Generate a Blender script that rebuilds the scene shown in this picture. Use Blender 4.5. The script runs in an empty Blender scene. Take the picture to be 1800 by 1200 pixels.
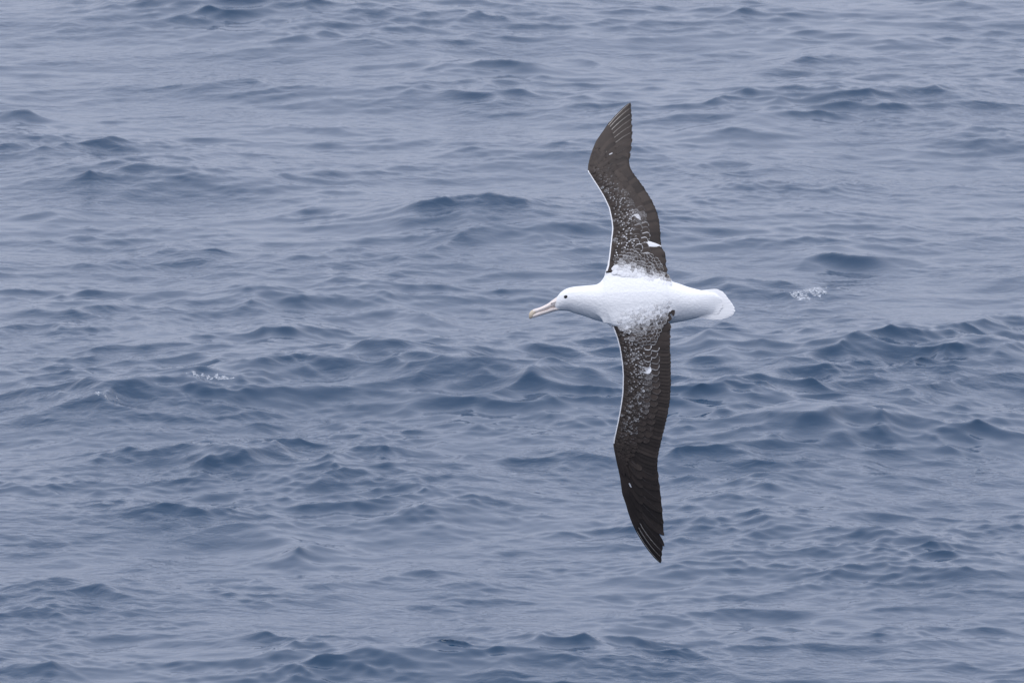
import bpy, bmesh, math, random
import numpy as np
from mathutils import Vector, Matrix
from mathutils.bvhtree import BVHTree

random.seed(11)
rng = np.random.default_rng(20)
scene = bpy.context.scene
C = scene.collection

# ------------------------------------------------------------------ camera
PITCH = math.radians(8.5)
SEA_UNIT = 1.4                    # metres per unit in which the sea is laid out
SEA_CAM = 12.0                    # camera height in those units
CAM_H = SEA_CAM*SEA_UNIT
LENS = 400.0
DIST = 64.0                       # camera to bird
cam_data = bpy.data.cameras.new('camera')
cam = bpy.data.objects.new('camera', cam_data)
C.objects.link(cam)
cam.location = (0, 0, CAM_H)
cam.rotation_euler = (math.pi/2 - PITCH, 0, 0)
cam_data.lens = LENS
cam_data.sensor_width = 36.0
cam_data.clip_start = 0.5
cam_data.clip_end = 20000
cam_data.dof.use_dof = True
cam_data.dof.focus_distance = DIST + 0.3
cam_data.dof.aperture_fstop = 30.0
scene.camera = cam
scene.render.resolution_x, scene.render.resolution_y = 1024, 682

# ------------------------------------------------------------------ sky, sun, exposure
SUN_EL, SUN_AZ = math.radians(75), math.radians(200)      # azimuth from +Y, clockwise: behind the camera
world = bpy.data.worlds.new('World')
scene.world = world
world.use_nodes = True
nt = world.node_tree
for n in list(nt.nodes): nt.nodes.remove(n)
out = nt.nodes.new('ShaderNodeOutputWorld')
bg = nt.nodes.new('ShaderNodeBackground')
sky = nt.nodes.new('ShaderNodeTexSky')
sky.sky_type = 'NISHITA'
sky.sun_disc = False
sky.sun_elevation = SUN_EL
sky.sun_rotation = SUN_AZ
sky.air_density = 1.0
sky.dust_density = 3.0
hs = nt.nodes.new('ShaderNodeHueSaturation')
hs.inputs['Saturation'].default_value = 0.55
mx = nt.nodes.new('ShaderNodeMix')                         # thin even overcast over the blue
mx.data_type = 'RGBA'
mx.inputs[0].default_value = 0.85
# overcast deck: three times as bright overhead as at the horizon (standard overcast sky)
wg = nt.nodes.new('ShaderNodeTexCoord')
wz = nt.nodes.new('ShaderNodeSeparateXYZ')
wm = nt.nodes.new('ShaderNodeMapRange')
wm.inputs[1].default_value = 0.0; wm.inputs[2].default_value = 1.0
wm.inputs[3].default_value = 1.0; wm.inputs[4].default_value = 2.2
wc = nt.nodes.new('ShaderNodeVectorMath'); wc.operation = 'SCALE'
wc.inputs[0].default_value = (7.3, 7.85, 9.8)
nt.links.new(wg.outputs['Generated'], wz.inputs[0])
nt.links.new(wz.outputs[2], wm.inputs[0])
nt.links.new(wm.outputs[0], wc.inputs['Scale'])
nt.links.new(wc.outputs[0], mx.inputs[7])
nt.links.new(sky.outputs[0], hs.inputs['Color'])
nt.links.new(hs.outputs[0], mx.inputs[6])
nt.links.new(mx.outputs[2], bg.inputs['Color'])
bg.inputs['Strength'].default_value = 0.12
nt.links.new(bg.outputs[0], out.inputs[0])

sd = bpy.data.lights.new('sun', 'SUN')
sd.energy = 1.5
sd.angle = math.radians(24)
sd.color = (1.0, 0.95, 0.86)
sun = bpy.data.objects.new('sun', sd)
C.objects.link(sun)
sdir = Vector((math.sin(SUN_AZ)*math.cos(SUN_EL), math.cos(SUN_AZ)*math.cos(SUN_EL), math.sin(SUN_EL)))
sun.rotation_euler = sdir.to_track_quat('Z', 'Y').to_euler()
sun.location = (0, 0, 60)

scene.view_settings.view_transform = 'Standard'
scene.view_settings.look = 'None'
scene.view_settings.gamma = 1.0
scene.view_settings.use_curve_mapping = False
scene.view_settings.exposure = -0.36

# ------------------------------------------------------------------ materials
def new_mat(name):
    m = bpy.data.materials.new(name)
    m.use_nodes = True
    nt = m.node_tree
    return m, nt, nt.nodes['Principled BSDF']

def node(nt, typ, **kw):
    n = nt.nodes.new(typ)
    for k, v in kw.items():
        setattr(n, k, v)
    return n

def ramp(nt, src, a, b, va=0.0, vb=1.0, smooth=True):
    r = node(nt, 'ShaderNodeMapRange', interpolation_type='SMOOTHSTEP' if smooth else 'LINEAR')
    r.inputs[1].default_value = a; r.inputs[2].default_value = b
    r.inputs[3].default_value = va; r.inputs[4].default_value = vb
    nt.links.new(src, r.inputs[0])
    return r.outputs[0]

def mth(nt, op, a, b=None, c=None):
    n = node(nt, 'ShaderNodeMath', operation=op)
    for i, v in enumerate((a, b, c)):
        if v is None: continue
        if isinstance(v, (int, float)): n.inputs[i].default_value = v
        else: nt.links.new(v, n.inputs[i])
    return n.outputs[0]

def mixc(nt, f, a, b):
    n = node(nt, 'ShaderNodeMix', data_type='RGBA')
    if isinstance(f, (int, float)): n.inputs[0].default_value = f
    else: nt.links.new(f, n.inputs[0])
    for i, v in ((6, a), (7, b)):
        if isinstance(v, tuple): n.inputs[i].default_value = (*v, 1)
        else: nt.links.new(v, n.inputs[i])
    return n.outputs[2]

# sea water: dielectric skin over a deep blue body colour
def make_water():
    m, nt, b = new_mat('sea_water')
    b.inputs['Base Color'].default_value = (0.006, 0.032, 0.070, 1)
    b.inputs['IOR'].default_value = 1.333
    b.inputs['Roughness'].default_value = 0.05
    tc = node(nt, 'ShaderNodeTexCoord')
    mp = node(nt, 'ShaderNodeMapping')
    mp.inputs['Scale'].default_value = (0.75/SEA_UNIT, 1.0/SEA_UNIT, 1.0/SEA_UNIT)
    mp.inputs['Rotation'].default_value = (0, 0, 0.16)
    nt.links.new(tc.outputs['Object'], mp.inputs[0])
    n1 = node(nt, 'ShaderNodeTexNoise'); n1.inputs['Scale'].default_value = 9.0
    n1.inputs['Detail'].default_value = 3.0; n1.inputs['Roughness'].default_value = 0.5
    n1.inputs['Distortion'].default_value = 0.6
    n2 = node(nt, 'ShaderNodeTexNoise'); n2.inputs['Scale'].default_value = 0.55     # ruffled and slick patches
    n2.inputs['Detail'].default_value = 2.0
    nt.links.new(mp.outputs[0], n1.inputs['Vector'])
    nt.links.new(mp.outputs[0], n2.inputs['Vector'])
    amp = ramp(nt, n2.outputs[0], 0.35, 0.68, 0.15, 1.0)
    h = mth(nt, 'MULTIPLY', n1.outputs[0], amp)
    bp = node(nt, 'ShaderNodeBump')
    bp.inputs['Strength'].default_value = 1.0
    bp.inputs['Distance'].default_value = 0.014*SEA_UNIT
    nt.links.new(h, bp.inputs['Height'])
    nt.links.new(bp.outputs[0], b.inputs['Normal'])
    return m

# feathers: uv x across the vane, uv y along the shaft; tone = (whiteness, fringe, random)
def make_feather_mat(name, dark, brown, white=(0.80, 0.80, 0.80)):
    m, nt, b = new_mat(name)
    uv = node(nt, 'ShaderNodeUVMap', uv_map='vane')
    sx = node(nt, 'ShaderNodeSeparateXYZ'); nt.links.new(uv.outputs[0], sx.inputs[0])
    at = node(nt, 'ShaderNodeAttribute', attribute_name='tone')
    sc = node(nt, 'ShaderNodeSeparateColor'); nt.links.new(at.outputs['Color'], sc.inputs[0])
    tc = node(nt, 'ShaderNodeTexCoord')
    nz = node(nt, 'ShaderNodeTexNoise'); nz.inputs['Scale'].default_value = 280; nz.inputs['Detail'].default_value = 3
    nt.links.new(tc.outputs['Object'], nz.inputs['Vector'])
    nb = node(nt, 'ShaderNodeTexNoise'); nb.inputs['Scale'].default_value = 30; nb.inputs['Detail'].default_value = 3
    nt.links.new(tc.outputs['Object'], nb.inputs['Vector'])
    # distance to the vane's edge or tip, roughened
    e = mth(nt, 'ABSOLUTE', mth(nt, 'SUBTRACT', sx.outputs[0], 0.5))
    e = mth(nt, 'MULTIPLY', e, 2.0)
    tip = ramp(nt, sx.outputs[1], 0.70, 1.0, 0.0, 1.0, False)
    ed = mth(nt, 'MAXIMUM', mth(nt, 'MULTIPLY', e, ramp(nt, sx.outputs[1], 0.15, 0.5)), tip)
    ed = mth(nt, 'ADD', ed, mth(nt, 'MULTIPLY', mth(nt, 'SUBTRACT', nz.outputs[0], 0.5), 0.16))
    fr = ramp(nt, ed, 0.70, 0.92)
    en = mth(nt, 'ADD', e, mth(nt, 'MULTIPLY', mth(nt, 'SUBTRACT', nz.outputs[0], 0.5), 0.8))
    fleck = mth(nt, 'MULTIPLY', ramp(nt, sx.outputs[1], 0.60, 0.72), ramp(nt, en, 0.30, 0.62, 1.0, 0.0))
    fr = mth(nt, 'ADD', mth(nt, 'MULTIPLY', fr, at.outputs['Alpha']), mth(nt, 'MULTIPLY', fleck, mth(nt, 'SUBTRACT', 1.0, at.outputs['Alpha'])))
    fr = mth(nt, 'MULTIPLY', fr, sc.outputs[1])
    # whiteness eaten into by fine dark flecks
    w = mth(nt, 'ADD', sc.outputs[0], mth(nt, 'MULTIPLY', mth(nt, 'SUBTRACT', nz.outputs[0], 0.5), 1.1))
    w = ramp(nt, w, 0.18, 0.82)
    w = mth(nt, 'MINIMUM', mth(nt, 'MAXIMUM', w, fr), 1.0)
    base = mixc(nt, nb.outputs[0], dark, brown)
    base = mixc(nt, mth(nt, 'MULTIPLY', sc.outputs[2], 0.7), base, tuple(v*0.55 for v in dark))
    col = mixc(nt, w, base, white)
    nt.links.new(col, b.inputs['Base Color'])
    b.inputs['Roughness'].default_value = 0.62
    b.inputs['Specular IOR Level'].default_value = 0.3
    # barbs
    mb = node(nt, 'ShaderNodeMapping'); mb.inputs['Scale'].default_value = (3, 22, 1)
    nt.links.new(uv.outputs[0], mb.inputs[0])
    wv = node(nt, 'ShaderNodeTexNoise'); wv.inputs['Scale'].default_value = 1.5; wv.inputs['Detail'].default_value = 3
    nt.links.new(mb.outputs[0], wv.inputs['Vector'])
    bp = node(nt, 'ShaderNodeBump'); bp.inputs['Strength'].default_value = 0.06; bp.inputs['Distance'].default_value = 0.0015
    nt.links.new(wv.outputs[0], bp.inputs['Height']); nt.links.new(bp.outputs[0], b.inputs['Normal'])
    return m

def make_plain(name, col, rough, noise=0.12, scale=60, bump=0.0, spec=0.4):
    m, nt, b = new_mat(name)
    tc = node(nt, 'ShaderNodeTexCoord')
    nz = node(nt, 'ShaderNodeTexNoise'); nz.inputs['Scale'].default_value = scale; nz.inputs['Detail'].default_value = 4
    nt.links.new(tc.outputs['Object'], nz.inputs['Vector'])
    c = mixc(nt, nz.outputs[0], tuple(v*(1-noise) for v in col), tuple(min(0.95, v*(1+noise)) for v in col))
    nt.links.new(c, b.inputs['Base Color'])
    b.inputs['Roughness'].default_value = rough
    b.inputs['Specular IOR Level'].default_value = spec
    if bump:
        bp = node(nt, 'ShaderNodeBump'); bp.inputs['Strength'].default_value = 0.6; bp.inputs['Distance'].default_value = bump
        nt.links.new(nz.outputs[0], bp.inputs['Height']); nt.links.new(bp.outputs[0], b.inputs['Normal'])
    return m

def make_plumage(name, col, rough, noise, scale, bump, spec):
    m = make_plain(name, col, rough, noise, scale, bump, spec)
    nt = m.node_tree; b = nt.nodes['Principled BSDF']
    tc = node(nt, 'ShaderNodeTexCoord')
    mp = node(nt, 'ShaderNodeMapping'); mp.inputs['Scale'].default_value = (0.55, 1.0, 1.0)
    nt.links.new(tc.outputs['Object'], mp.inputs[0])
    nd = node(nt, 'ShaderNodeTexNoise'); nd.inputs['Scale'].default_value = 25
    nt.links.new(mp.outputs[0], nd.inputs['Vector'])
    ad = node(nt, 'ShaderNodeVectorMath', operation='MULTIPLY_ADD')
    ad.inputs[1].default_value = (0.02, 0.02, 0.02)
    nt.links.new(nd.outputs['Color'], ad.inputs[0]); nt.links.new(mp.outputs[0], ad.inputs[2])
    vo = node(nt, 'ShaderNodeTexVoronoi', feature='SMOOTH_F1'); vo.inputs['Scale'].default_value = 62
    vo.inputs['Smoothness'].default_value = 0.4
    nt.links.new(ad.outputs[0], vo.inputs['Vector'])
    old = b.inputs['Normal'].links[0].from_socket
    bp = node(nt, 'ShaderNodeBump'); bp.inputs['Strength'].default_value = 0.5; bp.inputs['Distance'].default_value = 0.0020
    bp.invert = True
    nt.links.new(vo.outputs['Distance'], bp.inputs['Height']); nt.links.new(old, bp.inputs['Normal'])
    nt.links.new(bp.outputs[0], b.inputs['Normal'])
    return m

WATER = make_water()
DARK = make_feather_mat('brown_black_feather', (0.033, 0.0248, 0.0208), (0.070, 0.052, 0.041))
TAILM = make_feather_mat('white_tail_feather', (0.55, 0.55, 0.56), (0.62, 0.62, 0.63), (0.79, 0.79, 0.787))
PLUME = make_plumage('white_body_plumage', (0.80, 0.80, 0.795), 0.8, 0.06, 75, 0.004, 0.1)
SHAFT = make_plain('pale_feather_shaft', (0.62, 0.57, 0.50), 0.45, 0.15)
SHAFT_DARK = make_plain('dark_feather_shaft', (0.085, 0.075, 0.072), 0.5, 0.15)
BILL = make_plain('pale_pink_horn', (0.75, 0.665, 0.605), 0.42, 0.10, 90)
HORN = make_plain('yellowish_horn_hook', (0.58, 0.49, 0.37), 0.42, 0.12, 90)
GAPE = make_plain('dark_gape', (0.30, 0.24, 0.23), 0.6, 0.2)
EYE = make_plain('black_eye', (0.006, 0.005, 0.005), 0.12, 0.2, spec=0.5)
FOAM_GLINT = make_plain('sea_foam_and_glint', (0.58, 0.61, 0.65), 0.6, 0.25, 40, spec=0.5)  # pale colour for the foam scrap and for the painted glints
_nt = FOAM_GLINT.node_tree
_nz = node(_nt, 'ShaderNodeTexNoise'); _nz.inputs['Scale'].default_value = 42; _nz.inputs['Detail'].default_value = 5
_tc = node(_nt, 'ShaderNodeTexCoord'); _nt.links.new(_tc.outputs['Object'], _nz.inputs['Vector'])
_nt.links.new(ramp(_nt, _nz.outputs[0], 0.36, 0.64, 0.0, 0.72), _nt.nodes['Principled BSDF'].inputs['Alpha'])

# ------------------------------------------------------------------ sea
cP, sP = math.cos(PITCH), math.sin(PITCH)
FWD, UP = np.array((0, cP, -sP)), np.array((0, sP, cP))
K = 36.0/LENS/1800.0
def on_sea(px, py, z=0.0):
    d = FWD + np.array((1, 0, 0))*(px-900)*K + UP*(600-py)*K
    t = (z-SEA_CAM)/d[2]
    return d[0]*t, d[1]*t

def axis_lines(lo, hi, step_lo, step_hi, far):
    v = [lo]
    while v[-1] < hi:
        f = (v[-1]-lo)/(hi-lo)
        v.append(v[-1] + step_lo + (step_hi-step_lo)*f)
    a, s = v[0], step_lo
    left = []
    while a > -far:
        s *= 1.22; a -= s; left.append(a)
    a, s = v[-1], step_hi
    right = []
    while a < far:
        s *= 1.22; a += s; right.append(a)
    return np.array(left[::-1] + v + right)

X = axis_lines(-6.2, 6.2, 0.0125, 0.0125, 6000)
Y = axis_lines(64.0, 108.0, 0.028, 0.052, 9000)

WIND = math.radians(-100)                     # waves run towards the camera, a little aslant
def cascade(L, n, lmin, lmax, slope_rms, power, spread, wind=WIND):
    """random wave field of wavelengths lmin..lmax m, evaluated exactly on the X x Y grid"""
    k1 = 2*np.pi/L*np.arange(-n, n+1)
    kx, ky = np.meshgrid(k1, k1)
    k = np.hypot(kx, ky); k[n, n] = 1e-6
    lam = 2*np.pi/k
    th = np.arctan2(ky, kx) - wind
    d = np.cos(th/2)**2
    amp = k**(-power) * (d**spread + 0.06)
    amp *= 1/(1+np.exp(-(np.log(lam/lmin))*14)) * 1/(1+np.exp((np.log(lam/lmax))*9))
    amp[n, n] = 0
    H = amp*(rng.normal(size=k.shape) + 1j*rng.normal(size=k.shape))
    s = math.sqrt(np.sum(np.abs(H)**2*k**2)/2)
    H *= slope_rms/s
    ex = np.exp(1j*np.outer(k1, X)); ey = np.exp(1j*np.outer(Y, k1))
    h = (ey @ H @ ex).real
    dx = (ey @ (1j*H*kx/k) @ ex).real
    dy = (ey @ (1j*H*ky/k) @ ex).real
    return h, dx, dy

def envelope(L, n, lo, hi):
    k1 = 2*np.pi/L*np.arange(-n, n+1)
    kx, ky = np.meshgrid(k1, k1)
    k = np.hypot(kx, ky)
    H = np.where(k > 0, 1/(k+0.5), 0)*np.exp(2j*np.pi*rng.random(k.shape))
    h = (np.exp(1j*np.outer(Y, k1)) @ H @ np.exp(1j*np.outer(k1, X))).real
    h /= h.std()
    return lo + (hi-lo)/(1+np.exp(-1.6*h))

gx = np.gradient(X)[None, :]; gy = np.gradient(Y)[:, None]
spacing = np.maximum(gx, gy)
def lod(lmin): return 1/(1+(spacing*3/lmin)**4)

hA, xA, yA = cascade(97.0, 120, 1.4, 8.0, 0.042, 2.0, 2.0)
hB, xB, yB = cascade(23.3, 120, 0.24, 1.3, 0.124, 1.55, 1.5, math.radians(-68))
hC, xC, yC = cascade(7.9, 100, 0.085, 0.28, 0.165, 1.45, 1.2, math.radians(-112))
eB = envelope(31.0, 24, 0.45, 1.45)*lod(0.5)
eC = envelope(17.0, 28, 0.25, 1.50)*lod(0.12)
lA = lod(2.5)
Hh = hA*lA

# the larger crests of this moment: (px, py of the crest in the 1800 px photograph turned to metres, half length, height)
crests = [(690,655,120,1.0,-6),(905,680,190,1.15,3),(560,672,110,.6,6),(470,680,110,.8,4),(370,692,100,.8,6),(275,704,100,.8,8),(180,718,90,.75,9),(985,640,60,.6,12),
 (1490,440,85,.95,10),(1325,495,55,.7,14),(1775,565,110,1.0,16),(1600,612,130,.85,-8),(1440,655,70,.75,-18),(1590,690,90,.7,-14),
 (1230,715,95,.75,-6),(1440,750,110,1.0,6),(1265,625,70,.65,8),(1575,762,50,.5,0),(1420,168,150,.8,4),(1640,168,90,.7,-8),
 (850,112,95,.7,6),(1030,100,50,.5,0),(250,308,115,.85,10),(100,372,65,.6,-6),(800,374,140,.95,-6),(740,405,90,.5,-12),
 (480,520,90,.65,6),(735,545,50,.65,4),(530,575,80,.6,4),(110,572,160,.65,-6),(420,595,110,.5,-5),(380,815,95,.85,8),(480,800,45,.5,-10),
 (300,905,65,.6,6),(530,945,75,.85,6),(740,910,60,.5,-6),(90,1030,85,.6,6),(60,1170,110,.7,3),(985,1148,120,.8,8),
 (400,10,150,.8,-3),(150,12,60,.6,0),(1340,15,100,.5,-4),(1410,105,60,.5,-4),(60,200,35,.8,20),(420,150,90,.5,3),
 (1350,870,120,.5,3),(1300,922,210,.55,-5),(1740,640,70,.6,-20),(1660,1000,120,.45,5),(1180,1010,110,.35,-5),(620,1180,160,.6,4),
 (1330,330,90,.5,0),(1500,330,70,.45,5),(1300,235,80,.55,-4),(1730,235,70,.5,4),(560,215,120,.45,8),(330,440,90,.45,0),(250,150,120,.4,8),
 (1030,820,60,.35,5),(1700,760,60,.4,-12),(1560,830,100,.45,6),(200,820,110,.35,10),(1110,1090,120,.4,-6),(760,1010,120,.35,0)]
for (px, py, hw, st, ang) in crests:
    A = 0.112*st
    cx, cy = on_sea(px, py, A*0.8)
    rngm = math.hypot(cx, cy)
    Lu = hw*K*rngm*1.0
    a = 0.6*math.atan(math.tan(math.radians(ang))/math.sin(PITCH))
    Lu = Lu/math.cos(a)
    ix = slice(*np.searchsorted(X, (cx-4*Lu-2, cx+4*Lu+2))); iy = slice(*np.searchsorted(Y, (cy-4.5, cy+4.5)))
    gX, gY = np.meshgrid(X[ix]-cx, Y[iy]-cy)
    u = gX*math.cos(a)+gY*math.sin(a); v = -gX*math.sin(a)+gY*math.cos(a)
    wob = 0.15*np.sin(u*3.1+px)+0.10*np.sin(u*6.7+py)+0.06*np.sin(u*13.7+px*2)
    v = v + wob + 0.22*(u/Lu)**2*0.5
    prof = np.where(v < 0, np.exp(-np.abs(v/0.27)**1.0), np.exp(-np.abs(v/0.80)**1.1))
    Hh[iy, ix] += A*np.exp(-(u/Lu)**2)*(prof - 0.16*np.exp(-((v+1.3)/0.9)**2))

# long low swell ridges on which those crests ride
for (px, py, hw, A, ang, front, back) in [(620,690,600,.20,1,1.2,2.0),(1500,640,420,.13,-3,1.1,1.7),(1450,770,330,.14,2,0.9,1.5),(750,395,420,.09,0,1.4,2.0),
        (350,835,420,.07,3,1.0,1.4),(1500,185,420,.08,0,1.6,2.2),(250,325,380,.07,6,1.4,2.0),(1300,935,500,.07,-4,1.0,1.5),(1000,1160,420,.05,4,0.9,1.4),(500,25,500,.09,0,1.6,2.4)]:
    cx, cy = on_sea(px, py, A*0.6)
    Lu = hw*K*math.hypot(cx, cy)
    a = math.radians(ang)
    gX, gY = np.meshgrid(X-cx, Y-cy)
    u = gX*math.cos(a)+gY*math.sin(a); v = -gX*math.sin(a)+gY*math.cos(a)
    v = v+0.30*np.sin(u*0.9+px)+0.12*np.sin(u*2.3+py)
    Hh += A*np.exp(-(u/Lu)**2)*np.where(v < 0, np.exp(-np.abs(v/front)**1.35), np.exp(-np.abs(v/back)**1.5))

# short waves steepen on the crests of the long ones and lie down in the troughs
cr = Hh - Hh[100:1200, 100:900].mean()
cr = np.clip(cr/Hh[100:1200, 100:900].std(), -2, 2.4)
eB *= 0.50 + 0.85/(1+np.exp(-1.7*(cr-0.35)))
eC *= 0.62 + 0.75/(1+np.exp(-1.9*(cr-0.4)))
Hh += hB*eB + hC*eC
Dx = xA*lA*1.5 + xB*eB*1.7 + xC*eC*0.9
Dy = yA*lA*1.5 + yB*eB*1.7 + yC*eC*0.9

gX, gY = np.meshgrid(X, Y)
co = np.stack((gX + Dx, gY + Dy, Hh), -1).reshape(-1, 3)
ny, nx = gX.shape
idx = np.arange(ny*nx).reshape(ny, nx)
quads = np.stack((idx[:-1, :-1], idx[:-1, 1:], idx[1:, 1:], idx[1:, :-1]), -1).reshape(-1, 4)
me = bpy.data.meshes.new('sea')
me.vertices.add(len(co)); me.vertices.foreach_set('co', (co*SEA_UNIT).astype(np.float32).ravel())
me.loops.add(quads.size); me.loops.foreach_set('vertex_index', quads.astype(np.int32).ravel())
me.polygons.add(len(quads)); me.polygons.foreach_set('loop_start', np.arange(0, quads.size, 4, dtype=np.int32))
me.polygons.foreach_set('loop_total', np.full(len(quads), 4, dtype=np.int32))
me.polygons.foreach_set('use_smooth', np.ones(len(quads), dtype=bool))
me.update(calc_edges=True)
me.materials.append(WATER)
sea = bpy.data.objects.new('sea', me); C.objects.link(sea)
sea['kind'] = 'structure'
sea['label'] = 'choppy grey blue open sea filling the whole background'
print('sea verts', len(co), 'slope', np.std(np.gradient(Hh[200:1200, 200:1000], axis=1)/np.gradient(X)[None, 200:1000]))

# foam: one torn white scrap, and glints painted as thin pale lumps on crests
def foam_glint(px, py, rx, ry, ang, dens, seed, lift=0.012):
    g = np.random.default_rng(seed)
    cx, cy = on_sea(px, py, 0.05)
    k = K*math.hypot(cx, cy)
    rx, ry = rx*k, ry*k/math.sin(PITCH)*0.75
    i0, i1 = np.searchsorted(X, (cx-rx*1.4-.1, cx+rx*1.4+.1)); j0, j1 = np.searchsorted(Y, (cy-ry*1.4-.1, cy+ry*1.4+.1))
    gx_, gy_ = np.meshgrid(X[i0:i1]-cx, Y[j0:j1]-cy)
    a = math.radians(ang)
    u = (gx_*math.cos(a)+gy_*math.sin(a))/rx; v = (-gx_*math.sin(a)+gy_*math.cos(a))/ry
    n = np.zeros_like(u)
    for s_, am in ((14, .8), (31, .9), (63, .9), (110, .6)):
        for _ in range(4):
            th = g.normal(0.9, 0.5); ph = g.random()*6.28
            n += am*np.sin((gx_*math.cos(th)*1.3+gy_*math.sin(th)*.7)*s_+ph)
    n = n/2.9 - 1.9*np.maximum(0, u*u+v*v-0.25) + dens
    grid = co.reshape(ny, nx, 3)[j0:j1, i0:i1].copy()
    grid[..., 2] += np.where(n > 0, lift*np.minimum(1, n*2), -0.02)
    ids = np.arange(n.size).reshape(n.shape)
    q4 = np.stack((ids[:-1, :-1], ids[:-1, 1:], ids[1:, 1:], ids[1:, :-1]), -1).reshape(-1, 4)
    q4 = q4[(n.ravel()[q4] > -0.15).any(1)]
    if not len(q4): return
    used = np.unique(q4); rem = np.zeros(n.size, int); rem[used] = np.arange(len(used))
    fm = bpy.data.meshes.new('foam_glint')
    fm.from_pydata((grid.reshape(-1, 3)[used]*SEA_UNIT).tolist(), [], rem[q4].tolist())
    fm.polygons.foreach_set('use_smooth', [True]*len(fm.polygons))
    fm.materials.append(FOAM_GLINT)
    return fm
foam_glint_specs = [(1425,508,32,13,-22,1.0,5,.004),(372,700,56,5,4,-0.3,6,.005),(187,724,38,6,8,-0.35,7,.005),(1268,628,18,4,0,-0.8,8,.004),  # first entry is foam, the others are water glints painted as pale scraps
              (1468,757,50,9,-10,-0.9,9,.004),(1235,851,44,3,0,-0.7,10,.004)]
for fs_ in foam_glint_specs:
    fm = foam_glint(*fs_)
    if fm:
        fo = bpy.data.objects.new('foam_glint', fm); C.objects.link(fo); fo['kind'] = 'stuff'
        fo['label'] = 'scrap of white sea foam and painted glint on a wave crest'

# ------------------------------------------------------------------ bird helpers
# The bird is drawn in units of 3.2 mm: x towards its tail, z towards its raised right wing tip, y out of its belly.
P = DIST*K
OX, OY = 1130.0, 545.0
def q(px, py): return (px-OX, OY-py)
def obj(name, me, mats, parent):
    for m in mats: me.materials.append(m)
    o = bpy.data.objects.new(name, me); C.objects.link(o); o.parent = parent
    return o
def mesh_from(name, vs, fs, smooth=True):
    me = bpy.data.meshes.new(name)
    me.from_pydata([(x*P, y*P, z*P) for x, y, z in vs], [], fs)
    if smooth: me.polygons.foreach_set('use_smooth', [True]*len(me.polygons))
    return me

bird = bpy.data.objects.new('albatross', None); C.objects.link(bird)
bird.empty_display_size = 0.2
bird.location = Vector((0, 0, CAM_H)) + Vector(FWD)*DIST + Vector((1, 0, 0))*(OX-900)*P + Vector(UP)*(600-OY)*P
bird.rotation_euler = (-PITCH, 0, 0)
bird['label'] = 'white albatross with long dark brown wings banking low over the sea'
bird['category'] = 'bird'

UL = [(1062,515),(1062.7,490),(1064.5,480),(1068.7,466.7),(1072,440),(1074.7,418),(1076.7,402),(1075.3,386.7),(1070.7,365),(1062.7,347),(1053.3,330.7),
      (1044,316),(1033.8,300),(1034.5,288),(1038,274),(1042.7,260),(1049,245),(1061,228),(1074.7,208),(1090.7,190.7),(1104,180),(1110,177)]
UT = [(1182,515),(1180,505),(1179.3,493),(1173.3,482),(1172,466.7),(1171,446),(1164.7,434.7),(1162.7,420),(1161.3,394.7),(1157.3,373.3),(1149.3,354.7),
      (1133.3,328),(1116,304),(1109.3,292),(1106.7,281),(1109,266.7),(1112,250.7),(1113,237),(1113,221),(1111,198.7),(1109.5,186),(1110,177)]
LL = [(1062,535),(1070,560),(1073,567),(1078.7,579),(1084,593),(1089.3,613),(1093.3,640),(1094.7,660),(1094,687),(1093.3,695),(1090.7,713),(1086.7,736),(1082.7,754.7),
      (1078.9,772),(1078,781),(1080,793),(1083.3,809),(1090,838.7),(1094,868),(1100,885),(1108,904),(1114.7,921),(1125.3,945),(1137.3,966.7),(1150.7,981),(1162.7,991)]
LT = [(1182,535),(1183,547),(1180,569),(1178.7,593),(1178.7,615),(1180,640),(1180,673),(1179,700),(1174.7,727),(1168,755),(1164,773),(1158.7,796),(1156.7,810),
      (1156.7,833),(1159,847),(1162,867),(1164.7,893),(1167,920),(1168,940),(1168.7,962),(1164,968),(1163,980),(1162.7,991)]

class Wing:
    def __init__(s, le, te, sign):
        s.sign = sign
        s.ly = np.array([abs(OY-p[1]) if sign > 0 else p[1]-OY for p in le]); s.lx = np.array([p[0]-OX for p in le])
        s.ty = np.array([abs(OY-p[1]) if sign > 0 else p[1]-OY for p in te]); s.tx = np.array([p[0]-OX for p in te])
        if sign < 0:
            s.ly[0] = s.ty[0] = -10
        s.span = s.ly[-1]
    def le(s, u): return np.interp(u, s.ly, s.lx)
    def te(s, u): return np.interp(u, s.ty, s.tx)
    def u(s, z): return z*s.sign
    def base(s, u):                                   # depth along the span: the wings bow towards the belly side
        if s.sign > 0: return -14 + 0.24*u + 0.27*u*u/367.0
        return -14 - 0.13*u + 0.35*u*u/445.0
    def chord(s, u): return max(4.0, s.te(u)-s.le(u))
    def depth(s, x, z):
        u = s.u(z)
        c = (x-s.le(u))/s.chord(u)
        c = min(max(c, 0.0), 1.12)
        A = 7.5*(1-0.6*max(0, min(1, u/s.span)))
        hump = A*(1-((0.35-c)/0.35)**2) if c < 0.35 else A*(1-((c-0.35)/0.65)**2*0.9)
        return s.base(u) - hump + 7.0
    def pt(s, u, c, lift=0.0):
        x = s.le(u)+c*s.chord(u); z = s.sign*u
        return x, s.depth(x, z)-lift, z

WU = Wing(UL, UT, +1)
WL = Wing(LL, LT, -1)
WU.hand, WL.hand = (285, 315), (335, 372)

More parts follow.
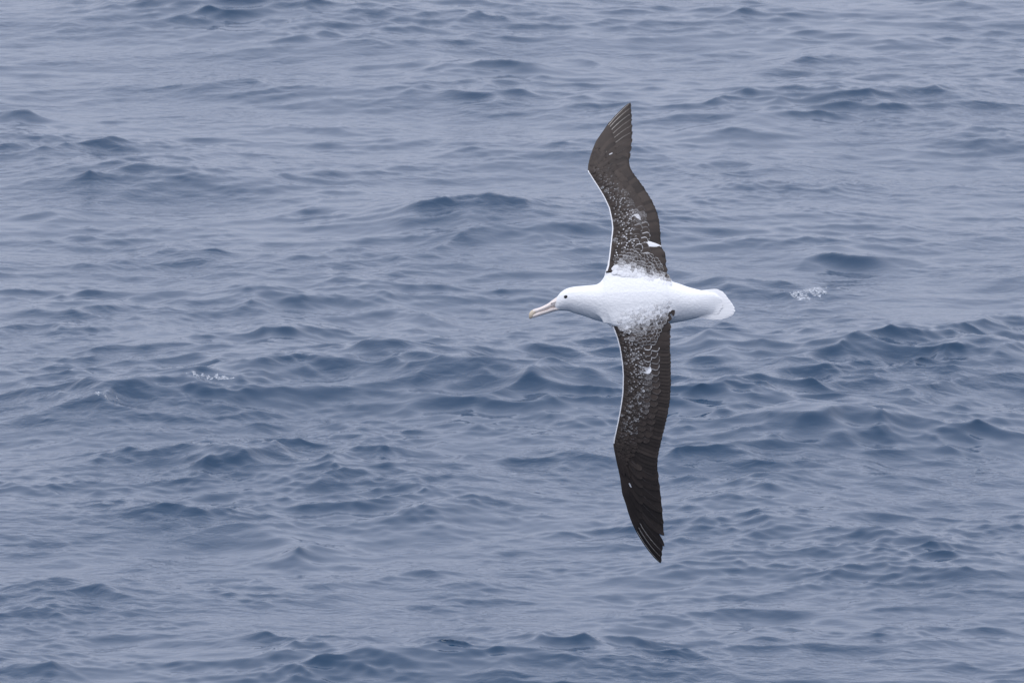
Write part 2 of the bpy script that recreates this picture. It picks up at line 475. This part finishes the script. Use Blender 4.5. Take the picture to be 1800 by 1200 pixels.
# ------------------------------------------------------------------ body: torso, neck, head and shoulders grown as one skin
stations = [  # x, top, bottom, half depth, centre depth
 (974.5,527,546,4.0,13),(977,524,546,7.5,13),(980,520.5,546,10.5,13),(985,514.3,545.8,14,13),(992,509.2,546.2,17,13.5),(1000,505.8,547,19,14),(1010,503.8,550.7,20.5,15),
 (1025,502.3,554.8,22.5,17),(1045,500.5,562,27,20),(1070,497,568.5,33,23),(1100,493,573,36,24),(1140,491,574,37,25),(1180,494.5,568.3,34,24),
 (1213,505,562,26,22),(1240,511.8,555.2,13,18.5),(1258,517,552,4.0,17),(1270,524,548,1.2,16.5)]
def loft(st, n=28, cap=True):
    vs, fs = [], []
    for (x, t, b, ry, yc) in st:
        zc, rz = OY-(t+b)/2, (b-t)/2
        for k in range(n):
            a = 2*math.pi*k/n
            vs.append((x-OX, yc+ry*math.sin(a), zc+rz*math.cos(a)))
    for i in range(len(st)-1):
        for k in range(n):
            a, b = i*n+k, i*n+(k+1) % n
            fs.append((a, b, b+n, a+n))
    if cap:
        fs.append(tuple(range(n))[::-1]); fs.append(tuple(range((len(st)-1)*n, len(st)*n)))
    return vs, fs
def refine(st, m=6):
    a = np.array(st, float); t = np.arange(len(a)); out = []
    def cr(p0, p1, p2, p3, f): return 0.5*((2*p1)+(-p0+p2)*f+(2*p0-5*p1+4*p2-p3)*f*f+(-p0+3*p1-3*p2+p3)*f**3)
    for i in range(len(a)-1):
        p0, p1, p2, p3 = a[max(i-1, 0)], a[i], a[i+1], a[min(i+2, len(a)-1)]
        for j in range(m):
            out.append(tuple(cr(p0, p1, p2, p3, j/m)))
    out.append(tuple(a[-1]))
    return out

def airfoil(W, us, cmax, grow, thick, n=14, le=None):
    """closed wing section strip between spans us; cmax(u) chord reach, grow(u) outward offset"""
    vs, fs = [], []
    cs = [0.5-0.5*math.cos(math.pi*i/(n-1)) for i in range(n)]
    m = 2*n-2
    for u in us:
        cm, g, th = cmax(u), grow(u), thick(u)
        x0, ch, z = W.le(u), W.chord(u), W.sign*u
        if le:
            x1 = np.interp(u, le[0], le[1])-OX; ch += x0-x1; x0 = x1
        ring = []
        for c in cs:
            cc = c*cm
            x = x0+cc*ch
            x = x0-g+(x-x0)*(ch*cm+2*g)/(ch*cm)
            sink = 3.4*min(1.0, max(0.0, (cc-0.42)/0.2, (u-W.hand[0])/(W.hand[1]-W.hand[0])*min(1.0, cc/0.08)))
            ring.append((x, W.depth(x0+cc*ch, z)-g*min(1, 4*c)+sink, z))
        for c in cs[-2:0:-1]:
            cc = c*cm
            x = x0+cc*ch
            x = x0-g+(x-x0)*(ch*cm+2*g)/(ch*cm)
            t = th*(math.sqrt(c/0.15)*(1.5-0.5*c/0.15) if c < 0.15 else 1-(c-0.15)/0.85*0.88)
            sink = 3.4*min(1.0, max(0.0, (cc-0.42)/0.2, (u-W.hand[0])/(W.hand[1]-W.hand[0])*min(1.0, cc/0.08)))
            ring.append((x, W.depth(x0+cc*ch, z)+max(0.5+sink, t)+g, z))
        vs += ring
    for i in range(len(us)-1):
        for k in range(m):
            a, b = i*m+k, i*m+(k+1) % m
            fs.append((a, b, b+m, a+m) if W.sign < 0 else (a, a+m, b+m, b))
    fs.append(tuple(range(m))); fs.append(tuple(range((len(us)-1)*m, len(us)*m))[::-1])
    return vs, fs

RS = np.array(refine(stations, 8))
def surface_net(F, x0, y0, z0, h):
    """closed isosurface F=0 of a sampled field, one vertex per crossed cell"""
    neg = F < 0
    nX, nY, nZ = F.shape
    acc = np.zeros((nX-1, nY-1, nZ-1, 3)); cnt = np.zeros((nX-1, nY-1, nZ-1))
    corners = [(a, b, c) for a in (0, 1) for b in (0, 1) for c in (0, 1)]
    def sub(A, o): return A[o[0]:o[0]+nX-1, o[1]:o[1]+nY-1, o[2]:o[2]+nZ-1]
    for o in corners:
        for ax in range(3):
            if o[ax]: continue
            p = list(o); p[ax] = 1
            fa, fb_ = sub(F, o), sub(F, p)
            m = (fa < 0) != (fb_ < 0)
            t = np.where(m, fa/(fa-fb_+1e-12), 0)
            for k in range(3):
                acc[..., k] += np.where(m, o[k]+(t if k == ax else 0), 0)
            cnt += m
    cell = cnt > 0
    ids = -np.ones(cell.shape, int); ids[cell] = np.arange(cell.sum())
    g = np.argwhere(cell)
    V = (g + acc[cell]/cnt[cell][:, None])*h + np.array((x0, y0, z0))
    quads = []
    for ax in range(3):
        sl0 = [slice(1, -1)]*3; sl1 = [slice(1, -1)]*3
        sl0[ax] = slice(0, -1); sl1[ax] = slice(1, None)
        m = neg[tuple(sl0)] != neg[tuple(sl1)]
        e = np.argwhere(m); flip = neg[tuple(sl0)][m]
        b = e.copy()
        o1, o2 = (ax+1) % 3, (ax+2) % 3
        for k in range(3):
            if k != ax: b[:, k] += 1
        def cid(d1, d2):
            c = b.copy(); c[:, o1] -= d1; c[:, o2] -= d2
            return ids[c[:, 0], c[:, 1], c[:, 2]]
        qd = np.stack((cid(1, 1), cid(0, 1), cid(0, 0), cid(1, 0)), -1)
        qd[~flip] = qd[~flip][:, ::-1]
        quads.append(qd)
    return V, np.concatenate(quads)
def smin(a, b, k):
    t = np.clip(0.5+0.5*(b-a)/k, 0, 1)
    return b*(1-t)+a*t-k*t*(1-t)
hv = 1.25
gx1 = np.arange(970-OX, 1276-OX, hv); gy1 = np.arange(-48, 68, hv); gz1 = np.arange(-48, 102, hv)
GX, GY, GZ = np.meshgrid(gx1, gy1, gz1, indexing='ij')
tt, bb, ry_, yc_ = [np.interp(gx1+OX, RS[:, 0], RS[:, k])[:, None, None] for k in (1, 2, 3, 4)]
zc_, rz_ = OY-(tt+bb)/2, (bb-tt)/2
rho = np.sqrt(((GY-yc_)/ry_)**2+((GZ-zc_)/rz_)**2)
FT = (rho-1)*np.minimum(ry_, rz_)*(0.6+0.4*np.clip(rho, 0, 1.5))
FT = np.maximum(FT, np.maximum(974.5-OX-GX, GX-(1270-OX)))
for W, ulast in ((WU, 90), (WL, 36)):
    xx, zz = gx1, gz1
    dm = np.array([[W.depth(x, z) for z in zz] for x in xx])
    u2 = (W.sign*zz)[None, :]
    lex = np.array([W.le(W.sign*z) for z in zz])[None, :]; tex = lex+np.array([W.chord(W.sign*z) for z in zz])[None, :]*(0.93 if W is WU else 0.87)
    d = np.minimum(xx[:, None]-lex+1.0, tex-xx[:, None]+1.0)
    th = 6.0+1.6-3.6*np.clip((u2-10)/(ulast-10), 0, 1)**2
    hh = np.where(d > 0, th*np.sqrt(np.clip(1-(1-np.clip(d/12.0, 0, 1))**2, 0, 1)), d)
    hh = np.minimum(hh, (ulast-u2)*0.7)
    hh = np.where(hh > 0, hh*np.clip((u2+24)/40.0, 0, 1), hh)
    mid = dm+6.0
    FW = np.abs(GY-mid[:, None, :])-hh[:, None, :]
    FW = np.maximum(FW, (-22-u2)[:, None, :])
    FT = smin(FT, FW*0.8, 20.0 if W is WU else 12.0)
BV, BQ = surface_net(FT, gx1[0], gy1[0], gz1[0], hv)
E = np.concatenate([BQ[:, [0, 1]], BQ[:, [1, 2]], BQ[:, [2, 3]], BQ[:, [3, 0]]])
deg = np.zeros(len(BV)); np.add.at(deg, E[:, 0], 1); np.add.at(deg, E[:, 1], 1)
for it in range(24):                                  # taubin smoothing keeps the volume
    sm_ = np.zeros_like(BV)
    for k in range(3):
        sm_[:, k] = np.bincount(E[:, 0], BV[E[:, 1], k], len(BV))+np.bincount(E[:, 1], BV[E[:, 0], k], len(BV))
    BV = BV+(sm_/deg[:, None]-BV)*(0.55 if it % 2 == 0 else -0.50)
bme = mesh_from('body', BV.tolist(), BQ.tolist())
bm = bmesh.new(); bm.from_mesh(bme); bmesh.ops.recalc_face_normals(bm, faces=bm.faces); bm.to_mesh(bme); bm.free()
bme.name = 'body'
bme.materials.clear()
bme.polygons.foreach_set('use_smooth', [True]*len(bme.polygons))
body = obj('body', bme, [PLUME], bird)
body['label'] = 'smooth white head, neck, back and rump'
bvh = BVHTree.FromPolygons([v.co/P for v in bme.vertices], [tuple(p.vertices) for p in bme.polygons])
def body_depth(x, z):
    h = bvh.ray_cast(Vector((x, -400, z)), Vector((0, 1, 0)))
    return h[0].y if h[0] else None

# ------------------------------------------------------------------ feathers
class Fbuf:
    def __init__(s): s.v, s.f, s.uv, s.tone, s.mi = [], [], [], [], []
    def build(s, name):
        me = mesh_from(name, s.v, s.f)
        uvs, cols = [], []
        for f, t in zip(s.f, s.tone):
            for i in f:
                uvs += s.uv[i]; cols += t if len(t) == 4 else (*t, 1.0)
        me.color_attributes.new('tone', 'FLOAT_COLOR', 'CORNER')
        me.uv_layers.new(name='vane')
        me.attributes['tone'].data.foreach_set('color', cols)
        me.uv_layers['vane'].data.foreach_set('uv', uvs)
        me.polygons.foreach_set('material_index', s.mi)
        return me

def feather(fb, pts, width, depth, tone, lift=(0.0, 0.0), shingle=0.0, side=1, n=8, m=4, taper=0.55, power=2.4, root=0.55, arch=0.07, shaft=0.0, shaft_mat=1, lead=0.5, thick=0.0, tip_only=False):
    """one feather: pts = base, control, tip in (x,z); depth(x,z) is the surface it lies on"""
    b, c, t = [np.array(p, float) for p in pts]
    start = len(fb.v)
    for i in range(n+1):
        f = 1-(1-i/n)**1.5
        p = (1-f)**2*b + 2*f*(1-f)*c + f*f*t
        d = 2*(1-f)*(c-b)+2*f*(t-c); d = d/(np.linalg.norm(d)+1e-9)
        nrm = np.array((-d[1], d[0]))*side
        w = width*(root+(1-root)*min(1, f/0.3))
        if f > taper: w *= max(0.0, 1-((f-taper)/(1-taper))**power)**0.6
        if i == n: w = max(w, 0.02*width)
        for j in range(m+1):
            g = j/m
            o = (g-lead)*w
            x, z = p+nrm*o
            y = depth(x, z) - (lift[0]+(lift[1]-lift[0])*f) - shingle*(g-0.5) - arch*width*(1-(2*g-1)**2)
            fb.v.append((x, y, z)); fb.uv.append((g, f))
    for i in range(n):
        for j in range(m):
            a = start+i*(m+1)+j
            fb.f.append((a, a+1, a+m+2, a+m+1)); fb.tone.append(tone); fb.mi.append(0)
    if shaft:
        s0 = len(fb.v)
        for i in range(n+1):
            f = i/n*0.97
            p = (1-f)**2*b + 2*f*(1-f)*c + f*f*t
            d = 2*(1-f)*(c-b)+2*f*(t-c); d = d/(np.linalg.norm(d)+1e-9)
            nrm = np.array((-d[1], d[0]))*side
            r = shaft*(1-0.8*f)
            cen = p+nrm*(0.5-lead)*width*0.0
            g = 0.5 if lead == 0.5 else lead
            y = depth(cen[0], cen[1]) - (lift[0]+(lift[1]-lift[0])*f) - shingle*(g-0.5) - arch*width*(1-(2*g-1)**2)
            for o, h in ((-r, 0.1), (0, r*1.1+0.25), (r, 0.1)):
                x, z = cen+nrm*o
                fb.v.append((x, y-h, z)); fb.uv.append((0.5, f))
        for i in range(n):
            for j in range(2):
                a = s0+i*3+j
                fb.f.append((a, a+1, a+4, a+3)); fb.tone.append(tone); fb.mi.append(shaft_mat)

def one_feather(name, parent, mats, label=None, **kw):
    fb = Fbuf(); feather(fb, **kw)
    o = obj(name, fb.build(name), mats, parent)
    if label: o['label'] = label
    return o
MATS = [DARK, SHAFT, SHAFT_DARK]

def gauss(x, z, cx, cz, rx, rz): return math.exp(-((x-cx)/rx)**2-((z-cz)/rz)**2)

def build_wing(W, hand_te, prim, wrist_u, patch, sec_from, lead_white, is_upper):
    sg = W.sign
    # --- skin of the arm and hand with its lining of small plumage
    hy = np.array([p[0] for p in hand_te]); hc = np.array([p[1] for p in hand_te])
    us = list(np.linspace(66 if is_upper else 25, hy[-1], 90))
    fb = Fbuf()
    v, f = airfoil(W, us, lambda u: float(np.interp(u, hy, hc)), lambda u: 0.0, lambda u: 10.5*(1-0.72*u/W.span), n=22)
    m = 2*22-2
    fb.v, fb.f = v, f
    fb.uv = [(0.5, 0.3)]*len(v)
    for fc in f:
        k = [i % m for i in fc]; u = np.mean([us[i//m] for i in fc])
        lead = (min(k) <= 1 or max(k) >= m-3) and len(fc) == 4
        w = 0.0
        if lead and lead_white[0] < u < lead_white[1]: w = 1.0
        if u < lead_white[0]*0.98 and (max(k) > 22): w = 1.0
        fb.tone.append((w, 0.0, 0.3)); fb.mi.append(0)
    wing = obj('wing', fb.build('wing'), [DARK], bird)
    wing['label'] = 'long narrow dark brown wing raised above the back' if is_upper else 'long narrow blackish wing lowered towards the water'
    dep = W.depth
    # --- primaries, outermost first (lowest), fanned from the hand
    for i, (base, ctrl, tip, wd) in enumerate(prim):
        pale = i < 3
        off = -1.6+0.16*i
        one_feather('primary_feather', wing, MATS, pts=(q(*base), q(*ctrl), q(*tip)), width=wd, depth=dep, tone=(0, 0.0, random.uniform(0.0, 1.2)),
                    lift=(off-0.3, off), shingle=2.2, side=sg, n=14, taper=0.80 if i < 3 else 0.58, power=3.4 if i < 3 else 1.7, arch=0.012, lead=1-[0.16, 0.26, 0.34][i] if i < 3 else 0.66,
                    shaft=0.62 if pale else 0.38, shaft_mat=1 if (i < 6 if is_upper else pale) else 2)
    # --- secondaries along the trailing edge
    u0, u1, ns = sec_from
    for i in range(ns):
        f = i/(ns-1)
        u = u0+(u1-u0)*f                                   # from the wrist inwards
        slant = 16*(1-f)**1.6+5
        jig = random.uniform(-0.5, 0.5)
        tx, tz = W.te(u)-0.6+jig, u
        bx, bz = W.le(u-slant)+0.46*W.chord(u-slant), u-slant
        ttx = W.te(u+3)-W.te(u-3); tn = math.hypot(ttx, 6)
        ln_ = math.hypot(tx-bx, tz-bz)
        cx, cz = tx-6/tn*ln_*0.55, tz+ttx/tn*ln_*0.55-slant*0.15
        one_feather('secondary_feather', wing, MATS, pts=((bx, sg*bz), (cx, sg*cz), (tx, sg*tz)), width=random.uniform(17, 19), depth=dep,
                    tone=(0, 0.0, random.uniform(0.0, 1.2)), lift=(-1.2, -0.3+random.uniform(-.05, .05)), shingle=2.6, side=sg, n=8, taper=0.90, power=3.6, arch=0.008)
    # --- greater and median coverts: larger tiles with pale edges near the body
    for row, (cf, ct, name, n, wd, lf) in enumerate(((0.52, 0.76, 'greater_covert', 19, 15.5, 0.5), (0.36, 0.60, 'median_covert', 20, 14.5, 1.1))):
        for i in range(n):
            f = i/(n-1)
            u = (wrist_u-2)*(1-f)+(76 if is_upper else 34)*f
            sl = 9*(1-f)+3
            j = random.uniform(-.03, .03)
            tx, _, tz = W.pt(u, ct+j); bx, _, bz = W.pt(max(2, u-sl), cf+j)
            tz, bz = sg*u, sg*(u-sl)
            mx_, mz_ = (tx+bx)/2, (tz+bz)/2
            fr = patch['edge'](tx, tz, row)
            w = patch['white'](mx_, mz_)+random.uniform(-.12, .12)
            one_feather(name, wing, MATS, pts=((bx, bz), ((bx+tx)/2-1, (bz+tz)/2), (tx, tz)), width=wd*random.uniform(.9, 1.1), depth=dep,
                        tone=(w, fr, random.random()*0.7), lift=(lf-0.9, lf+0.5), shingle=1.7, side=sg, n=6, m=4, taper=0.74, power=3.0, arch=0.012)
    # --- primary coverts and the alula on the hand
    for i, (base, ctrl, tip, wd) in enumerate(prim):
        b, t = np.array(q(*base)), np.array(q(*ctrl))
        e_ = np.array(q(*tip)); t2 = 0.3364*b+0.4872*t+0.1764*e_; t = b+(t-b)*0.9
        one_feather('primary_covert', wing, MATS, pts=(tuple(b-(t-b)*0.25), tuple(b+(t-b)*0.45), tuple(t2)), width=11, depth=dep, tone=(0, 0, random.random()), lead=1-[0.1, 0.24, 0.36][i] if i < 3 else 0.5,
                    lift=(-0.6, 0.35+0.1*i), shingle=1.6, side=sg, n=6, taper=0.6, power=2.6, arch=0.015)
    for (ax, az, bx, bz, wd, w) in patch['alula']:
        wd = wd*(0.5 if w > 0 else 1)
        a, b = q(ax, az), q(bx, bz)
        one_feather('alula_feather', wing, MATS, pts=(a, ((a[0]+b[0])/2, (a[1]+b[1])/2), b), width=wd, depth=dep, tone=(w, 0.3*w, 0.6), lift=(1.2, 2.4), side=sg, n=6, taper=0.5, power=2)
    # --- lesser coverts: hundreds of scale-like feathers, one joined part
    fb = Fbuf()
    for r in range(10):
        cb = 0.05+r*0.042
        u = (74 if is_upper else 20) + (r % 2)*2.4
        umax = wrist_u+44-(r*3.2)
        while u < umax:
            hand = u > wrist_u
            c = cb*(1.0 if not hand else 1.0)
            x, y, z = W.pt(u+random.uniform(-2, 2), c+random.uniform(-.026, .026))
            fr, w = patch['stipple'](x, z, c, u)
            ln, wd = random.uniform(6, 10.5), random.uniform(3.8, 6.0)
            dx, dz = 0.86, sg*(0.35+0.25*(u/wrist_u))
            L = math.hypot(dx, dz)
            feather(fb, ((x, z), (x+dx/L*ln*.5, z+dz/L*ln*.45), (x+dx/L*ln, z+dz/L*ln)), wd, dep, (w, fr, random.random()*0.9, 0.0),
                    lift=(0.9, 2.0-0.03*r), shingle=0.4, side=sg, n=4, m=2, taper=0.6, power=2.6, arch=0.05, tip_only=True)
            u += random.uniform(3.6, 6.2)
    lc = obj('lesser_coverts', fb.build('lesser_coverts'), MATS, wing)
    lc['kind'] = 'stuff'
    lc['label'] = 'small dark scale-like feathers stippled with white'
    # --- long inner tertials next to the back
    for (b, c, t, wd, w) in patch['tertial']:
        one_feather('tertial_feather', wing, MATS, pts=(q(*b), q(*c), q(*t)), width=wd, depth=dep, tone=(w, 0.0, random.random()*.6),
                    lift=(0.2, patch.get('tlift', 1.0)), shingle=0.8, side=sg, n=8, taper=0.05 if w > .5 else 0.8, power=1.2 if w > .5 else 2.4, root=1.0 if w > .5 else 0.55, arch=0.03)
    return wing

# upper (right) wing
def prim_list(bases, tips, bow, wd0, wd1):
    out = []
    for i, (b, t) in enumerate(zip(bases, tips)):
        b, t = np.array(b, float), np.array(t, float)
        d = t-b; n = np.array((d[1], -d[0])); n /= np.linalg.norm(n)
        f = i/(len(bases)-1)
        out.append((tuple(b), tuple((b+t)/2+n*bow*(1-0.6*f)), tuple(t), wd0+(wd1-wd0)*f))
    return out
ub = [(1050,251),(1053,250),(1056,252),(1059,256),(1062,261),(1065,267),(1067,274),(1069,282),(1071,290),(1073,298)]
ut = [(1110,177),(1110.5,186),(1111.5,196),(1112.5,206),(1113.2,217),(1113.4,229),(1113,242),(1111.5,255),(1109.5,268),(1107,281)]
up = prim_list(ub, ut, 10.0, 11.5, 23)
lb = [(1101,884),(1104,880),(1107,877),(1109,872),(1110,864),(1111,855),(1112,845),(1112,834),(1111,822),(1110,810)]
lt_ = [(1162.7,991),(1163.2,981),(1164.3,970),(1168.7,961),(1168.2,942),(1167,921),(1165,900),(1162.5,880),(1160.2,860),(1158,840)]
lp = prim_list(lb, lt_, -16.5, 12, 29)

def noise2(x, z): return 0.5+0.25*(math.sin(x*.31+z*.17)+math.sin(x*.13-z*.41+1.7))

def up_white(x, z):
    g = 0.85*gauss(x, z, *q(1121, 384), 7, 11)
    px, py = x+OX, OY-z
    if 340 < py < 380 and abs(px-(1098+(py-345)*0.55)) < 7: g = max(g, 0.16+0.16*(py-340)/40)
    return g
def up_edge(x, z, row):
    py = OY-z
    return (0.95 if row == 1 else 0.75)*max(0, min(1, (py-355)/60))*random.choice((0.08, 0.25, 0.5, 0.8))
def up_stip(x, z, c, u):
    py = OY-z
    if u > 250: return 0.0, 0.0
    near = max(0, min(1, (py-290)/50))
    fr = near*(0.30+0.65*max(0, min(1, (py-330)/110)))*(1.0 if c < 0.42 else 0.7)*random.choice((0.0, 0.15, 0.4, 0.65, 0.95))
    w = 0.14*near*max(0, 1-c/0.30)*noise2(x*2, z*2) + 0.25*(random.random() < 0.12*near)+up_white(x, z)*.8
    return fr, w
up_patch = dict(edge=up_edge, white=up_white, stipple=up_stip,
    alula=[(1046,290,1066,266,7,0.0),(1072,270,1078,267,4.5,0.55),(1050,296,1072,281,7,0.0)],
    tertial=[((1132,427),(1146,429),(1164,433),11,0.98),((1110,462),(1140,450),(1169,443),17,0.0),((1112,474),(1142,462),(1172,458),17,0.0),((1115,484),(1146,474),(1174,474),17,0.0),
             ((1122,488),(1152,484),(1178,488),15,0.05),((1130,492),(1158,491),(1181,500),12,0.0)], tlift=0.7)
wing_u = build_wing(WU, [(0,0.985),(60,0.985),(150,0.985),(215,0.985),(245,0.98),(262,0.985),(285,0.985),(305,0.985),(318,0.985),(334,0.98)], up, 246, up_patch, (270, 66, 36), (68, 247), True)

def lo_white(x, z):
    g = 0.85*gauss(x, z, *q(1135, 648), 10, 8)
    px, py = x+OX, OY-z
    if 650 < py < 725 and abs(px-(1137-(py-655)*0.2)) < 8: g = max(g, 0.24-0.12*(py-650)/75)
    return g
def lo_edge(x, z, row):
    py = OY-z
    return (0.9 if row == 1 else 0.55)*max(0, min(1, (665-py)/20))*(1 if py > 590 else 0.6)*random.choice((0.08, 0.25, 0.5, 0.8)) + 0.08*max(0, min(1, (720-py)/40))
def lo_stip(x, z, c, u):
    py = OY-z
    if u > 238: return 0.0, 0.0
    near = max(0, min(1, (780-py)/40))
    fr = near*(0.30+0.6*max(0, min(1, (690-py)/90)))*(1.0 if 0.12 < c < 0.42 else 0.45)*random.choice((0.0, 0.15, 0.4, 0.65, 0.95))
    w = 0.12*near*noise2(x*2, z*2)*(1 if .1 < c < .38 else .3) + 0.28*(random.random() < 0.14*near)+lo_white(x, z)*.8
    return fr, w
lo_patch = dict(edge=lo_edge, white=lo_white, stipple=lo_stip,
    alula=[(1086,800,1098,838,8,0.0),(1106,849,1110,857,5,0.6),(1092,806,1108,842,8,0.0)],
    tertial=[((1158,534),(1187,529),(1183,556),6,0.0),((1120,548),(1155,541),(1184,547),15,0.0),((1120,560),(1150,554),(1181,560),17,0.0),((1118,572),(1150,570),(1180,575),18,0.0),((1116,586),(1148,586),(1179,592),18,0.0),
             ((1114,598),(1146,600),(1178,606),17,0.0)], tlift=0.7)
wing_l = build_wing(WL, [(-10,0.985),(60,0.985),(150,0.985),(215,0.985),(245,0.985),(280,0.99),(320,0.99),(350,0.99),(372,0.99),(390,0.99)], lp, 232, lo_patch, (298, 34, 42), (30, 233), False)

# scapulars: white shoulder feathers thinning out over the dark wing bases
def surf(x, z):
    b = body_depth(x, z)
    w = (WU if z > 5 else WL).depth(x, z)
    w -= 2.3                                  # they lie over the coverts
    return w if b is None else min(b, w)
def scapular_zone(W, rows):
    k = 0
    for (py0, py1, wa, wb, x0, x1) in rows:
        nx_ = int((x1-x0)/6.2)
        for i in range(nx_+1):
            x = x0+(x1-x0)*i/nx_+random.uniform(-2, 2)
            f = (x-x0)/(x1-x0)
            py = py0+(py1-py0)*f+random.uniform(-1.5, 1.5)
            X0, Z0 = q(x, py)
            sgn = W.sign
            ln = random.uniform(11, 14)
            tx, tz = X0+ln*0.9, Z0+sgn*ln*0.30*(1-f*1.6)
            w = wa+(wb-wa)*f+random.uniform(-.15, .15)
            one_feather('scapular_feather', body, MATS, pts=((X0, Z0), ((X0+tx)/2, (Z0+tz)/2+sgn*0.6), (tx, tz)), width=random.uniform(7, 9), depth=surf,
                        tone=(w, random.uniform(0.3, 0.8), random.random()*.8), lift=(-0.6, 0.5), shingle=0.3, side=sgn, n=6, m=4, taper=0.55, power=2.4, arch=0.03)
# rows run from the wing outwards-in so that those nearer the spine lie on top
scapular_zone(WU, [(444,450,0.10,0.05,1096,1140),(449,456,0.18,0.08,1090,1146),(454,461,0.26,0.10,1084,1150),(459,466,0.34,0.14,1080,1152),(463,473,0.42,0.18,1088,1156),(467,481,0.55,0.25,1081,1164),(471,486,0.66,0.36,1078,1166),(475,491,0.78,0.5,1076,1168),(480,497,0.90,0.68,1076,1168)])
scapular_zone(WL, [(602,598,0.10,0.05,1120,1146),(597,593,0.14,0.06,1112,1148),(592,588,0.20,0.10,1104,1150),(586,580,0.30,0.14,1108,1152),(580,573,0.46,0.22,1094,1154),(574,566,0.58,0.32,1086,1158),(569,560,0.66,0.42,1083,1162),
                   (563,553,0.70,0.52,1082,1164),(557,546,0.74,0.58,1083,1168),(550,539,0.80,0.66,1088,1169),(543,533,0.88,0.76,1096,1170)])

# tail: twelve white feathers in a shallow fan
tips = [(1269,514.5),(1274,516.5),(1278,521),(1281.5,526),(1285,530.5),(1289,536),(1292,541.5),(1293,546.5),(1290.5,551),(1284,554),(1277,555.8),(1268,556)]
for i, t in enumerate(tips):
    f = i/(len(tips)-1)
    b = (1214, 521+f*25)
    mid = abs(f-0.5)*2
    def td(x, z, f=f): return 17+2*((f-0.5)*2)**2 - 0.02*(x-100)+2*(1-mid)+0.16*(z-10)
    one_feather('tail_feather', body, [TAILM, SHAFT, SHAFT_DARK], pts=(q(*b), q((b[0]+t[0])/2, b[1]*.45+t[1]*.55), q(*t)), width=17, depth=td, tone=(1.0, 1.0, 0.2),
                lift=(1.0, 0.5+1.5*(1-mid)), shingle=0.35*(1 if f > .5 else -1), side=1, n=8, taper=0.72, power=2.6, arch=0.04)

# tail coverts: soft white feathers that carry the rump over onto the tail
for row, (x0, x1, n_) in enumerate(((1240, 1271, 9), (1226, 1259, 9), (1212, 1246, 9))):
    for i in range(n_):
        f = i/(n_-1)
        py0, py1 = 518.5+f*31, 517.5+f*35.5
        xe = x1-7*abs(f-0.55)*2+random.uniform(-2, 2)
        def cd(x, z, f=f):
            b = body_depth(x, z)
            t = 15.2+2*((f-0.5)*2)**2-0.02*(x-100)+0.16*(z-10)
            return t if b is None else min(b, t)
        one_feather('tail_covert', body, [TAILM, SHAFT, SHAFT_DARK], pts=(q(x0, py0), q((x0+xe)/2, (py0+py1)/2), q(xe, py1)), width=9.5, depth=cd, tone=(1.0, 1.0, 0.2),
                    lift=(-0.6, 0.1), shingle=0.1, side=1, n=6, taper=0.55, power=2.2, arch=0.02)

# ------------------------------------------------------------------ bill and eyes
def bill_loft(name, st, mat, parent, n=14):
    v, f = loft(refine(st, 4), n)
    me = mesh_from(name, v, f)
    bm = bmesh.new(); bm.from_mesh(me); bmesh.ops.recalc_face_normals(bm, faces=bm.faces); bm.to_mesh(me); bm.free()
    return obj(name, me, [mat], parent)
bill = bill_loft('bill', [(937,543.8,553.0,3.6,12.5),(941,542.6,551.2,4.2,12.5),(950,539.8,547.8,4.8,12.6),(962,534.0,543.6,5.6,12.8),(972,526.6,540.2,6.6,13),(980,521.2,538.0,8.2,13),(986,519,537.5,9.0,13)], BILL, bird)
bill['label'] = 'long pale pink hooked bill'
bill_loft('lower_mandible', [(936,551.6,558.8,3.2,12.5),(941,549.8,557.8,4.0,12.5),(950,546.4,554.8,4.8,12.6),(962,542.4,551.2,5.6,12.8),(972,538.8,548.0,6.6,13),(981,539.0,545.8,7.6,13),(988,538,545,8.4,13)], BILL, bill)
bill_loft('gape_line', [(938,552.6,553.9,2.9,12.6),(950,547.6,549.0,4.3,12.7),(962,543.6,545.0,5.2,12.9),(972,540.2,541.6,6.3,13),(979,537.8,538.8,7.8,13)], GAPE, bill)
bill_loft('bill_hook', [(929.6,552.5,558.2,1.4,12.5),(931,549.0,560.0,2.8,12.5),(933.5,546.2,560.2,3.6,12.5),(936.5,544.4,557.5,3.9,12.5),(940,543.0,552.5,4.2,12.5),(943,542.6,549.0,4.0,12.5)], HORN, bill)
for s in (-1, 1):
    v, f = loft(refine([(969.5,531.4,533.6,0.7,13+s*5.9),(972,530.2,533.4,1.5,13+s*6.0),(976,528.2,532.2,1.6,13+s*6.4),(979,527.0,530.0,0.8,13+s*6.9)], 3), 10)
    obj('nostril_tube', mesh_from('nostril_tube', v, f), [BILL], bill)
    v, f = loft([(968.6,532.6,534.4,0.5,13+s*6.0),(969.8,532.0,534.6,0.8,13+s*6.3),(971.0,532.6,534.2,0.5,13+s*6.2)], 8)
    obj('nostril', mesh_from('nostril', v, f), [GAPE], bill)
ex, ez = q(994.6, 521.6)
for s in (-1, 1):
    if s < 0: ey = body_depth(ex, ez)
    else:
        h = bvh.ray_cast(Vector((ex, 400, ez)), Vector((0, -1, 0))); ey = h[0].y
    bm = bmesh.new(); bmesh.ops.create_uvsphere(bm, u_segments=20, v_segments=14, radius=1.0)
    me = bpy.data.meshes.new('eye')
    for v in bm.verts: v.co = Vector((ex+v.co.x*3.5, ey+v.co.y*1.5, ez+v.co.z*3.0))*P
    bm.to_mesh(me); bm.free(); me.polygons.foreach_set('use_smooth', [True]*len(me.polygons))
    obj('eye', me, [EYE], bird)
